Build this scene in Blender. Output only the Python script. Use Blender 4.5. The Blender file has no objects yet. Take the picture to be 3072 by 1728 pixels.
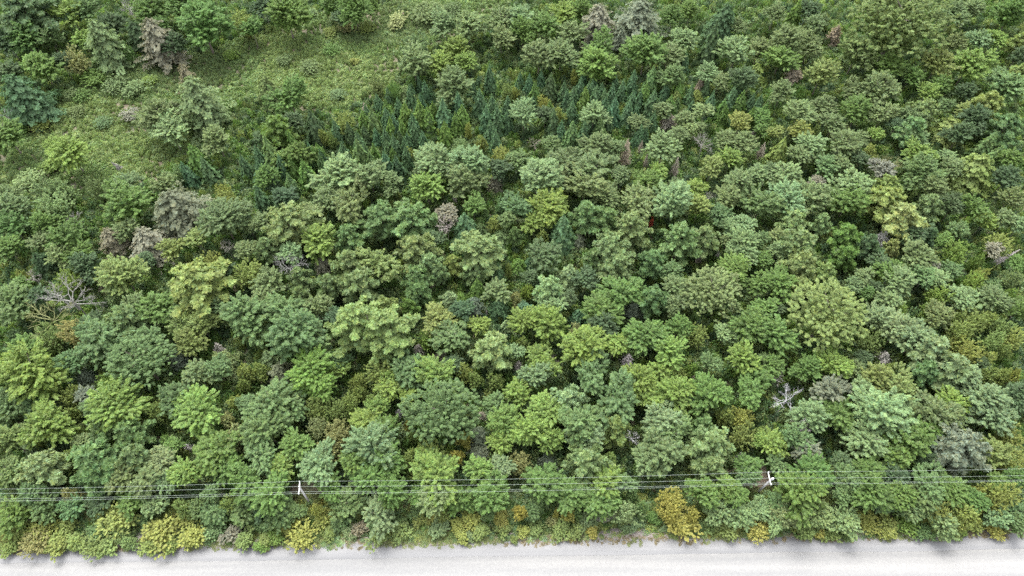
import bpy, math, random
import numpy as np
from mathutils import Vector, Matrix

# ------------------------------------------------------------------ camera, sky, sun, exposure
PITCH = math.radians(34.3)          # angle between the lens axis and straight down
CAM_H = 122.0
SUN_EL, SUN_AZ = math.radians(66), math.radians(-22)   # azimuth from +Y, negative = to the left
sc = bpy.context.scene
cd = bpy.data.cameras.new("camera"); cam = bpy.data.objects.new("camera", cd)
sc.collection.objects.link(cam); sc.camera = cam
cd.sensor_width = 36; cd.lens = 24; cd.clip_start = 1; cd.clip_end = 3000
cam.location = (0, 0, CAM_H); cam.rotation_euler = (PITCH, 0, 0)

w = bpy.data.worlds.new("World"); sc.world = w; w.use_nodes = True
nt = w.node_tree; nt.nodes.clear()
sky = nt.nodes.new("ShaderNodeTexSky"); sky.sky_type = 'NISHITA'; sky.sun_disc = False
sky.sun_elevation = SUN_EL; sky.sun_rotation = SUN_AZ; sky.air_density = 1.2; sky.dust_density = 4.0; sky.ozone_density = 1.0
bg = nt.nodes.new("ShaderNodeBackground"); bg.inputs[1].default_value = 0.15
hs = nt.nodes.new("ShaderNodeHueSaturation"); hs.inputs['Saturation'].default_value = 0.12
wo = nt.nodes.new("ShaderNodeOutputWorld")
nt.links.new(sky.outputs[0], hs.inputs['Color']); nt.links.new(hs.outputs[0], bg.inputs[0]); nt.links.new(bg.outputs[0], wo.inputs[0])
ld = bpy.data.lights.new("sun", 'SUN'); ld.energy = 0.7; ld.angle = math.radians(26); ld.color = (1.0, 0.95, 0.86)
sun = bpy.data.objects.new("sun", ld); sc.collection.objects.link(sun)
sd = Vector((math.sin(SUN_AZ)*math.cos(SUN_EL), math.cos(SUN_AZ)*math.cos(SUN_EL), math.sin(SUN_EL)))
sun.rotation_euler = sd.to_track_quat('Z', 'Y').to_euler()
sc.view_settings.view_transform = 'Standard'; sc.view_settings.look = 'None'
sc.view_settings.exposure = 2.45; sc.view_settings.gamma = 1.0
cy = sc.cycles
cy.max_bounces = 5; cy.diffuse_bounces = 3; cy.transmission_bounces = 3; cy.glossy_bounces = 1; cy.transparent_max_bounces = 4
cy.use_denoising = False; cy.caustics_reflective = False; cy.caustics_refractive = False
sc.render.use_persistent_data = False

# ------------------------------------------------------------------ pixel (of the 3072x1728 photo) -> point at height z
cP, sP = math.cos(PITCH), math.sin(PITCH)
def at(px, py, z=0.0):
    a, b = (px-1536)/2048.0, -(py-864)/2048.0
    d = (a, b*cP + sP, b*sP - cP)
    t = (z-CAM_H)/d[2]
    return (d[0]*t, d[1]*t, z)
def px_per_m(p):
    depth = p[1]*sP + (CAM_H-p[2])*cP
    return 2048.0/depth

# ------------------------------------------------------------------ materials
def new_mat(name):
    m = bpy.data.materials.new(name); m.use_nodes = True; m.node_tree.nodes.clear()
    return m, m.node_tree
def N(nt, t, **kw):
    n = nt.nodes.new(t)
    for k, v in kw.items(): setattr(n, k, v)
    return n
def foliage_mat(name, instanced):
    """leaf colour = colour of this tree x the leaf's own tint; part of the light passes through the leaf"""
    m, nt = new_mat(name); L = nt.links.new
    tint = N(nt, "ShaderNodeAttribute", attribute_name="tint")
    if instanced:
        own = N(nt, "ShaderNodeAttribute", attribute_name="tone", attribute_type='INSTANCER')
    else:
        own = N(nt, "ShaderNodeObjectInfo")
    mul = N(nt, "ShaderNodeMix", data_type='RGBA', blend_type='MULTIPLY'); mul.inputs[0].default_value = 1
    L(own.outputs['Color'], mul.inputs[6]); L(tint.outputs['Color'], mul.inputs[7])
    d = N(nt, "ShaderNodeBsdfDiffuse"); t = N(nt, "ShaderNodeBsdfTranslucent"); g = N(nt, "ShaderNodeBsdfGlossy")
    g.inputs['Roughness'].default_value = 0.55; g.inputs['Color'].default_value = (1, 1, 1, 1)
    yel = N(nt, "ShaderNodeMix", data_type='RGBA', blend_type='MULTIPLY'); yel.inputs[0].default_value = 1
    yel.inputs[7].default_value = (1.05, 1.08, 0.75, 1)
    L(mul.outputs[2], yel.inputs[6]); L(mul.outputs[2], d.inputs[0]); L(yel.outputs[2], t.inputs[0])
    a = N(nt, "ShaderNodeMixShader"); a.inputs[0].default_value = 0.48
    L(d.outputs[0], a.inputs[1]); L(t.outputs[0], a.inputs[2])
    b = N(nt, "ShaderNodeMixShader"); b.inputs[0].default_value = 0.012
    L(a.outputs[0], b.inputs[1]); L(g.outputs[0], b.inputs[2])
    o = N(nt, "ShaderNodeOutputMaterial"); L(b.outputs[0], o.inputs[0])
    return m
LEAF = foliage_mat("foliage", False); LEAF_I = foliage_mat("undergrowth_foliage", True)
def simple(name, c1, c2, scale, rough=0.9, coord='Object', stretch=None, objcol=False):
    m, nt = new_mat(name); L = nt.links.new
    tc = N(nt, "ShaderNodeTexCoord"); no = N(nt, "ShaderNodeTexNoise"); no.inputs['Scale'].default_value = scale
    no.inputs['Detail'].default_value = 5; src = tc.outputs[coord]
    if stretch:
        mp = N(nt, "ShaderNodeMapping"); mp.inputs['Scale'].default_value = stretch; L(src, mp.inputs[0]); src = mp.outputs[0]
    L(src, no.inputs[0])
    cr = N(nt, "ShaderNodeValToRGB"); cr.color_ramp.elements[0].color = (*c1, 1); cr.color_ramp.elements[1].color = (*c2, 1)
    cr.color_ramp.elements[0].position = .3; cr.color_ramp.elements[1].position = .7
    L(no.outputs[0], cr.inputs[0]); col = cr.outputs[0]
    if objcol:
        oi = N(nt, "ShaderNodeObjectInfo"); mu = N(nt, "ShaderNodeMix", data_type='RGBA', blend_type='MULTIPLY'); mu.inputs[0].default_value = 1
        L(col, mu.inputs[6]); L(oi.outputs['Color'], mu.inputs[7]); col = mu.outputs[2]
    p = N(nt, "ShaderNodeBsdfPrincipled"); p.inputs['Roughness'].default_value = rough; L(col, p.inputs['Base Color'])
    o = N(nt, "ShaderNodeOutputMaterial"); L(p.outputs[0], o.inputs[0])
    return m
BARK = simple("bark", (.07, .055, .045), (.16, .14, .12), 6, stretch=(1, 1, .2), objcol=True)
DEADWOOD = simple("weathered_dead_wood", (.75, .75, .75), (1, 1, 1), 5, objcol=True)
POLEWOOD = simple("weathered_pole_wood", (.32, .31, .33), (.50, .49, .50), 3, stretch=(4, 4, .4))
ARMWOOD = simple("pale_crossarm_wood", (.36, .38, .35), (.50, .51, .48), 4)
PORCELAIN = simple("insulator_porcelain", (.45, .47, .46), (.58, .6, .58), 4, rough=.3)
STEEL = simple("galvanised_steel", (.36, .37, .40), (.46, .47, .5), 4, rough=.45)
WIRE = simple("aluminium_wire", (.20, .24, .21), (.26, .30, .27), 1, rough=.5)

# ------------------------------------------------------------------ mesh helpers (numpy)
def mesh_from(name, V, F, mats, fmat=None, tint=None):
    """V (n,3), F (m,4) quads"""
    me = bpy.data.meshes.new(name)
    n, m = len(V), len(F)
    me.vertices.add(n); me.vertices.foreach_set("co", np.asarray(V, np.float32).ravel())
    me.loops.add(m*4); me.loops.foreach_set("vertex_index", np.asarray(F, np.int32).ravel())
    me.polygons.add(m); me.polygons.foreach_set("loop_start", np.arange(0, m*4, 4, dtype=np.int32))
    for a in mats: me.materials.append(a)
    if fmat is not None: me.polygons.foreach_set("material_index", np.asarray(fmat, np.int32))
    if tint is not None:
        at_ = me.attributes.new("tint", 'FLOAT_COLOR', 'POINT')
        c = np.ones((n, 4), np.float32); c[:, :3] = tint; at_.data.foreach_set("color", c.ravel())
    me.update(calc_edges=True); me.validate()
    return me

def unit(a): return a/np.maximum(np.linalg.norm(a, axis=-1, keepdims=True), 1e-9)

def leaves(C, nrm, s, rng, aspect=1.5, direction=None, jit=.5):
    """diamond leaves at C with normal nrm, size s; direction = long axis"""
    n = len(C)
    nn = unit(nrm + rng.normal(0, jit, (n, 3)))
    if direction is None: direction = rng.normal(0, 1, (n, 3))
    t = unit(direction - nn*np.sum(direction*nn, 1, keepdims=True)); b = np.cross(nn, t)
    s = np.broadcast_to(np.asarray(s, float).reshape(-1, 1), (n, 1))
    L_, W_ = s*aspect*.5, s*.5
    V = np.stack([C - t*L_, C + b*W_ + t*L_*.15 - nn*s*.12, C + t*L_, C - b*W_ + t*L_*.15 - nn*s*.12], 1)
    F = np.arange(n*4).reshape(n, 4)
    return V.reshape(-1, 3), F

def tints(n, rng, clump=None, amp=.10, yel=.07):
    v = 1 + rng.normal(0, amp, n)
    if clump is not None: v = v*clump
    y = rng.normal(0, yel, n)
    c = np.stack([v*(1+y), v, v*(1-y*1.2)], 1)
    return np.repeat(np.clip(c, .25, 2.2), 4, axis=0)

def tube(P, R, seg=5):
    P = np.asarray(P, float); R = np.asarray(R, float); n = len(P)
    T = np.gradient(P, axis=0); T = unit(T)
    ref = np.array([0.31, .2, .93]); ref2 = np.array([1., 0, 0])
    u = np.where(np.abs(T@ref)[:, None] > .95, ref2, ref)
    A = unit(np.cross(T, u)); B = np.cross(T, A)
    an = np.arange(seg)*2*math.pi/seg
    V = P[:, None] + R[:, None, None]*(np.cos(an)[None, :, None]*A[:, None] + np.sin(an)[None, :, None]*B[:, None])
    V = V.reshape(-1, 3); F = []
    for i in range(n-1):
        for j in range(seg):
            k = (j+1) % seg
            F.append((i*seg+j, i*seg+k, (i+1)*seg+k, (i+1)*seg+j))
    return V, np.array(F)
class Acc:
    def __init__(s): s.V = []; s.F = []; s.T = []; s.n = 0
    def add(s, V, F, T=None):
        s.V.append(V); s.F.append(F+s.n); s.n += len(V)
        s.T.append(np.ones((len(V), 3)) if T is None else T)
    def mesh(s, name, mat): return mesh_from(name, np.concatenate(s.V), np.concatenate(s.F), [mat], None, np.concatenate(s.T))

def rand_dir(rng, n, zmin=-1.):
    z = rng.uniform(zmin, 1, n); a = rng.uniform(0, 2*math.pi, n); r = np.sqrt(1-z*z)
    return np.stack([r*np.cos(a), r*np.sin(a), z], 1)

# ---- broadleaf crown: big lobes -> clumps -> leaves.  unit radius, centre at 0, z -0.8..0.8
def crown_broadleaf(seed, nl, leaf, spray=.2, ps=1.0, shrub=False, dome=False):
    rng = np.random.default_rng(seed); acc = Acc()
    K = rng.integers(8, 13)
    ld_ = rand_dir(rng, K, -.35); ld_[0] = (.1, .1, .98)
    lc = ld_*np.array([.66, .66, .44])*rng.uniform(.45, 1.18, (K, 1)); lr = rng.uniform(.20, .48, K)
    if dome:                                         # compact even crown: many small lobes on one dome
        K = 26; q = np.arange(K)+.5; zz = 1-1.25*q/K; an = q*2.39996; rr = np.sqrt(np.maximum(1-zz*zz, 0))
        ld_ = np.stack([rr*np.cos(an), rr*np.sin(an), zz], 1); lc = ld_*np.array([.68, .68, .58])*rng.uniform(.88, 1.06, (K, 1)); lr = rng.uniform(.24, .33, K)
    lt = 1 + rng.normal(0, .06, K)
    per = int(max(22, min(60, nl/210))); ncl = nl//per
    ks = rng.choice(K, ncl*3, p=lr**2/np.sum(lr**2))
    dd = rand_dir(rng, ncl*3, -.5)
    cc = lc[ks] + dd*lr[ks, None]*rng.uniform(.60, 1.20, (ncl*3, 1))
    dist = np.linalg.norm(cc[:, None]-lc[None], axis=2) / lr[None]
    ok = np.where(dist.min(1) > .50)[0][:ncl]
    cc, ks, dd = cc[ok], ks[ok], dd[ok]; m = len(cc)
    # each plume of leaves points outwards from the crown's axis and a little up
    plan = unit(cc*np.array([1, 1, .35]) + 1e-4)
    ax = unit(plan*.8 + dd*.5 + np.array([0, 0, .38]) + rng.normal(0, .30, (m, 3)))
    u = unit(np.cross(ax, np.array([0, 0, 1.]))); v = np.cross(u, ax)
    Lp = ps*(rng.uniform(.16, .26, m)*(1+spray*1.1)); Wp = ps*rng.uniform(.085, .14, m)*(1.25 if nl < 2500 else 1)
    ci = np.repeat(np.arange(m), per); n = m*per
    t = rng.random(n)**.8; an = rng.uniform(0, 6.283, n); w_ = np.sqrt(rng.random(n))*Wp[ci]*(1.08-t)**.6
    off = np.cos(an)[:, None]*u[ci] + np.abs(np.sin(an))[:, None]*v[ci]*.75
    C = cc[ci] + ax[ci]*((t-.25)*Lp[ci])[:, None] + off*w_[:, None]
    nr = off*.75 + np.array([0, 0, .65]) + ax[ci]*.25
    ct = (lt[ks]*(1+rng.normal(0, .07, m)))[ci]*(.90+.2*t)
    dirn = ax[ci] + off*.8 + rng.normal(0, .35, (n, 3))
    V, F = leaves(C, nr, leaf*rng.uniform(.65, 1.2, n), rng, 1.75 + spray*.4, dirn, .30)
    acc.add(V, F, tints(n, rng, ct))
    # sparse inner foliage so that no crown is hollow
    m = nl//6; C = rand_dir(rng, m)*rng.uniform(.1, .58, (m, 1))*np.array([1, 1, .8])
    V, F = leaves(C, np.array([0, 0, 1.])+0*C, leaf*1.4, rng); acc.add(V, F, tints(m, rng))
    if shrub:                                        # a bush: crown down to the ground, a few stems
        for V in acc.V: V[:, 2] = np.maximum(V[:, 2]*.60+.46, .01)
        for i in range(6):
            a = i*1.05; P = [(0, 0, 0), (math.cos(a)*.2, math.sin(a)*.2, .3), (math.cos(a)*.5, math.sin(a)*.5, .62)]
            V, F = tube(P, [.03, .02, .008], 4); acc.add(V, F, np.tile([.8, .6, .7], (len(V), 1)))
    return acc.mesh("bush" if shrub else "broadleaf_crown", LEAF)

# ---- white pine: irregular whorls of flat branches that end in star-shaped needle tufts. radius 1, z 0..1 (scaled to crown height)
def crown_pine(seed, ntier=9, leaf=.10, twin=False, dens=17):
    rng = np.random.default_rng(seed); acc = Acc(); CC = []; DD = []; NN = []; SS = []; CT = []
    tops = [(0, 0, 1.)] if not twin else [(-.30, .05, 1.), (.33, -.05, .93)]
    for (tx, ty, tz) in tops:
        for k in range(ntier):
            f = k/(ntier-1)                       # 0 low .. 1 top
            z = tz*(.08 + .9*f) + rng.normal(0, .015)
            R = (1 if not twin else .75)*(1-f**1.45)*(.80+.20*math.sin(f*3.1)) + .10
            if f < .15: R *= .85
            nb = int(rng.integers(5, 8)) if f < .9 else 5
            a0 = rng.uniform(0, 6.28)
            for j in range(nb):
                a = a0 + j*2*math.pi/nb + rng.normal(0, .22); Rj = R*rng.uniform(.62, 1.2)
                up = .12 + .3*f; ct = 1+rng.normal(0, .1)
                rad = np.array([math.cos(a), math.sin(a), 0]); tan = np.array([-rad[1], rad[0], 0])
                zj = z + rng.normal(0, .02)
                nt_ = max(5, int(dens*Rj))
                for q in range(nt_):
                    s = (q+.5)/nt_; s = .25+.75*s if Rj > .3 else .1+.9*s
                    side = rng.uniform(-1, 1)*.175*Rj*(1.15-s*.75)*(1+.35*math.sin(s*16+j))
                    p = rad*Rj*s + tan*side + np.array([tx, ty, zj + up*Rj*s*.40 - .16*abs(side) + rng.normal(0, .008)])
                    # needle tuft: a fan of blades
                    nb2 = 9
                    ang = rng.uniform(-1.0, 1.0, nb2) + 1.1*math.atan2(side, Rj*.35)
                    dv = np.cos(ang)[:, None]*rad + np.sin(ang)[:, None]*tan + np.array([0, 0, 1])*rng.uniform(-.12, .55, nb2)[:, None]
                    dv = unit(dv)
                    CC.append(p + dv*leaf*.55); DD.append(dv); NN.append(np.tile([0, 0, 1.], (nb2, 1)) + .25*rad); SS.append(np.full(nb2, leaf)*rng.uniform(.8, 1.2, nb2))
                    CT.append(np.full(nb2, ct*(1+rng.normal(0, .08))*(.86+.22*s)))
                P = [np.array([tx, ty, zj-.03]), np.array([tx, ty, zj]) + rad*Rj*.5, np.array([tx, ty, zj+up*Rj*.3]) + rad*Rj*.9]
                V, F = tube(P, [.014, .010, .004], 4); acc.add(V, F, np.tile([.7, .55, .6], (len(V), 1)))
    C = np.concatenate(CC); n = len(C)
    C[:, 2] = np.clip(C[:, 2], 0.0, 1.06)
    V, F = leaves(C, np.concatenate(NN), np.concatenate(SS)*.62, rng, 2.3, np.concatenate(DD), .38)
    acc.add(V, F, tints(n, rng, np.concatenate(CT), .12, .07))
    return acc.mesh("pine_crown", LEAF)

# ---- spruce / fir: dense cone of drooping boughs. radius 1, z 0..1
def crown_cone(seed, tiers=16, leaf=.16, droop=.5, ragged=.12, fill=1.0, zlow=.06, power=.85, dead=False):
    rng = np.random.default_rng(seed); acc = Acc(); CC = []; DD = []; NN = []; SS = []; CT = []
    for k in range(tiers):
        f = k/(tiers-1); z = zlow + (1-zlow)*f**.95; R = max(.05, (1-f)**power)
        nb = max(4, int(4+9*R)); a0 = rng.uniform(0, 6.28)
        for j in range(nb):
            a = a0 + j*2*math.pi/nb + rng.normal(0, .18); Rj = R*(1+rng.normal(0, ragged))
            rad = np.array([math.cos(a), math.sin(a), 0]); tan = np.array([-rad[1], rad[0], 0]); ct = 1+rng.normal(0, .12)
            nt_ = max(3, int(11*Rj*fill)+2)
            s = (np.arange(nt_)+rng.random(nt_))/nt_; s = .12+.88*s
            side = rng.uniform(-1, 1, nt_)*.30*Rj*(1.15-s*.8)
            zz = z + (.02 - droop*.09*s*s*Rj) + rng.normal(0, .004, nt_)
            p = rad*(Rj*s)[:, None] + tan*side[:, None]; p[:, 2] = zz
            for sg in (-1, 0, 1):
                dv = rad*1.0 + tan*sg*.9 + np.array([0, 0, 1])*rng.uniform(-.15, .35, (nt_, 1))
                CC.append(p); DD.append(unit(dv + rng.normal(0, .15, (nt_, 3)))); NN.append(np.tile(np.array([0, 0, 1.])+.9*rad, (nt_, 1)))
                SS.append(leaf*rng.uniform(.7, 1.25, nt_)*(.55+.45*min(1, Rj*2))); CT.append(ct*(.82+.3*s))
            if dead:
                P = [np.array([0, 0, z]), rad*Rj*.5 + np.array([0, 0, z-.01]), rad*Rj*1.05 + np.array([0, 0, z-.02])]
                V, F = tube(P, [.03, .022, .010], 3); acc.add(V, F)
    # leader
    CC.append(np.tile([0, 0, .985], (8, 1))+rng.normal(0, .01, (8, 3))); DD.append(np.tile([0, 0, 1.], (8, 1))); NN.append(rand_dir(rng, 8)); SS.append(np.full(8, leaf*.55)); CT.append(np.full(8, 1.2))
    C = np.concatenate(CC)
    # boughs are horizontal but the cone is stretched upwards afterwards: keep blades flat
    V, F = leaves(C, np.concatenate(NN), np.concatenate(SS)*.55, rng, 2.0, np.concatenate(DD), .3)
    c0 = np.repeat(C, 4, axis=0); V[:, 2] = c0[:, 2] + (V[:, 2]-c0[:, 2])*.42
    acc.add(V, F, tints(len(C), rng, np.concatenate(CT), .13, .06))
    return acc.mesh("conifer_crown", LEAF)

# ---- trunks: radius unit = crown radius, height 1
def trunk_mesh(seed, limbs=6, top=.97, spread=.55, r0=.045, zl=.45, seg=6, name="trunk", mat=BARK, zr=.2):
    rng = np.random.default_rng(seed); acc = Acc()
    zs = np.linspace(-.01, top, 7); P = np.stack([np.cumsum(rng.normal(0, .012, 7)), np.cumsum(rng.normal(0, .012, 7)), zs], 1); P[:2, :2] = 0
    R = r0*(1-.85*np.linspace(0, 1, 7)); R[0] *= 1.35
    V, F = tube(P, R, seg); acc.add(V, F)
    for i in range(limbs):
        z = zl + (top-.12-zl)*(i+.5)/limbs; a = i*2.4+rng.uniform(0, .6); L_ = spread*rng.uniform(.7, 1.1)*(1-.3*i/limbs)
        b = np.array([np.interp(z, zs, P[:, 0]), np.interp(z, zs, P[:, 1]), z]); dr_ = np.array([math.cos(a), math.sin(a), 0])
        Q = [b, b+dr_*L_*.5+np.array([0, 0, zr*.5]), b+dr_*L_+np.array([0, 0, zr])]
        V, F = tube(Q, [r0*.45, r0*.3, r0*.1], 4); acc.add(V, F)
    return acc.mesh(name, mat)

# ---- dead wood
def dead_conifer(seed, dens=1.0, stub=False):
    """fine drooping dead twigs around a pole. radius 1, z 0..1"""
    rng = np.random.default_rng(seed); acc = Acc()
    n = int(210*dens)
    for i in range(n):
        f = (i+rng.random())/n; z = .08+.9*f; R = (max(.08, (1-f)**.7))*rng.uniform(.45, 1.12); a = rng.uniform(0, 6.28)
        d = np.array([math.cos(a), math.sin(a), 0]); t = np.array([-d[1], d[0], 0])*rng.normal(0, .18)
        P = [np.array([0, 0, z]), (d*.55+t*.3)*R+np.array([0, 0, z+.012]), (d+t)*R+np.array([0, 0, z-.04*R+rng.normal(0, .02)])]
        V, F = tube(P, [.026, .017, .008], 3); acc.add(V, F, np.full((len(V), 3), 1+rng.normal(0, .15)))
        for q in range(5):
            s = rng.uniform(.35, .95); b = (d+t*s)*R*s+np.array([0, 0, z]); an = a+rng.choice([-1, 1])*rng.uniform(.5, 1.1); l = .26*R
            e = b+np.array([math.cos(an)*l, math.sin(an)*l, rng.uniform(-.03, .02)])
            V, F = tube([b, (b+e)/2, e], [.014, .011, .006], 3); acc.add(V, F, np.full((len(V), 3), 1+rng.normal(0, .15)))
    return acc.mesh("dead_branches", DEADWOOD)
def dead_spreading(seed, levels=4, base=7):
    """bare spreading limbs that fork, radius 1, centre 0, z -.6...6"""
    rng = np.random.default_rng(seed); acc = Acc()
    def grow(p, d, L_, r, lv):
        m = p + d*L_*.5 + rng.normal(0, .05*L_, 3); e = p + d*L_ + rng.normal(0, .06*L_, 3)
        V, F = tube([p, m, e], [r, r*.85, r*.62], 4 if lv > 2 else 3); acc.add(V, F, np.full((len(V), 3), 1+rng.normal(0, .1)))
        if lv == 0: return
        for i in range(3 if lv < levels else 2):
            nd = unit(d + rng.normal(0, .55, 3)*np.array([1, 1, .7]) + np.array([0, 0, .08])); grow(e if i < 2 else m, nd, L_*rng.uniform(.6, .82), r*.66, lv-1)
    for i in range(base):
        a = i*2*math.pi/base + rng.normal(0, .3); d = unit(np.array([math.cos(a), math.sin(a), rng.uniform(.2, 1.3)]))
        grow(np.array([0, 0, -.6+.25*i/base]), d, .46*rng.uniform(.8, 1.1), .021, levels)
    V, F = tube([(0, 0, -.9), (.01, 0, -.5), (0, .02, -.25)], [.06, .05, .03], 6); acc.add(V, F)
    return acc.mesh("dead_branches", DEADWOOD)

print("prototypes")
MESH = {}
for i in range(8): MESH['D', 2, i] = crown_broadleaf(100+i, 20000, .041, .2+.4*(i % 3 == 0), .82)
for i in range(5): MESH['D', 3, i] = crown_broadleaf(180+i, 32000, .032, .2+.35*(i % 2), .62)
for i in range(3): MESH['D', 4, i] = crown_broadleaf(190+i, 32000, .032, 0, .42, dome=True)
for i in range(8): MESH['D', 1, i] = crown_broadleaf(120+i, 10500, .059, .25+.4*(i % 3 == 0), .9)
for i in range(7): MESH['D', 0, i] = crown_broadleaf(140+i, 4400, .092, .4, 1.0)
for i in range(5): MESH['M', 2, i] = crown_broadleaf(200+i, 18000, .046, .9, .86)
for i in range(6): MESH['M', 1, i] = crown_broadleaf(220+i, 9500, .064, 1.0, .95)
for i in range(5): MESH['M', 0, i] = crown_broadleaf(240+i, 4000, .10, 1.1)
for i in range(5): MESH['P', 2, i] = crown_pine(300+i, 9, .100, dens=34)
for i in range(2): MESH['P', 3, i] = crown_pine(310+i, 9, .075, True, 48)
for i in range(4): MESH['P', 1, i] = crown_pine(320+i, 8, .15, dens=24)
for i in range(7): MESH['S', 1, i] = crown_cone(400+i, 15+i % 3, .26, .6, .16, 1.9, .04, .72+.06*(i % 3))
for i in range(5): MESH['F', 1, i] = crown_cone(420+i, 22, .115, .3, .30, 4.5, .12, .5)
for i in range(6): MESH['A', 1, i] = crown_broadleaf(500+i, 9500, .047, .10, .48, True, i % 2 == 0)
for i in range(5): MESH['A', 0, i] = crown_broadleaf(520+i, 4200, .076, .15, .62, True)
for i in range(4): MESH['N', 1, i] = dead_conifer(600+i)
for i in range(4): MESH['X', 1, i] = dead_spreading(620+i)
TRUNK = [trunk_mesh(700+i) for i in range(4)]
TRUNK_C = [trunk_mesh(710+i, 0, .98, r0=.06) for i in range(3)]
TRUNK_X = [trunk_mesh(720+i, 3, .62, .3, .05, .3, name="dead_trunk", mat=DEADWOOD, zr=.15) for i in range(2)]
TRUNK_N = [trunk_mesh(730+i, 0, .99, r0=.06, name="dead_trunk", mat=DEADWOOD) for i in range(2)]
NV = {}
for (a, b, c) in MESH: NV[a, b] = max(NV.get((a, b), 0), c+1)

# ------------------------------------------------------------------ colours (base colours; sunlit look divided by the light)
def lin(c): c /= 255.; return c/12.92 if c <= .04045 else ((c+.055)/1.055)**2.4
GAIN = 1/1.75
def alb(r, g, b): return tuple(lin(v)*GAIN for v in (r, g, b))
PAL = {'p': alb(124, 146, 93), 'b': alb(112, 141, 86), 'B': alb(136, 158, 108), 'g': alb(108, 140, 70), 'y': alb(130, 158, 76), 'Y': alb(152, 164, 88),
       'o': alb(138, 157, 86), 't': alb(156, 161, 104), 'd': alb(90, 116, 76), 'l': alb(136, 163, 108), 's': alb(97, 130, 90), 'S': alb(130, 154, 128),
       'r': alb(152, 152, 130), 'q': alb(126, 138, 114), 'w': alb(174, 171, 164), 'W': alb(215, 208, 208), 'n': alb(174, 166, 148), 'R': alb(205, 104, 84),
       'h': alb(134, 154, 88), 'k': alb(152, 165, 102), 'O': alb(172, 171, 90), 'v': alb(116, 152, 68)}
CNAME = {'p': 'mid green', 'b': 'blue-green', 'B': 'pale blue-green', 'g': 'fresh green', 'y': 'yellow-green', 'Y': 'yellow', 'o': 'olive', 't': 'tan', 'd': 'dark green',
         'l': 'light green', 's': 'grey-green', 'S': 'silvery blue', 'r': 'greyish tan', 'q': 'dull grey-green', 'w': 'grey', 'W': 'whitish', 'n': 'reddish brown',
         'R': 'rust-red', 'h': 'warm green', 'k': 'pale olive', 'O': 'golden', 'v': 'vivid green'}

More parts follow.
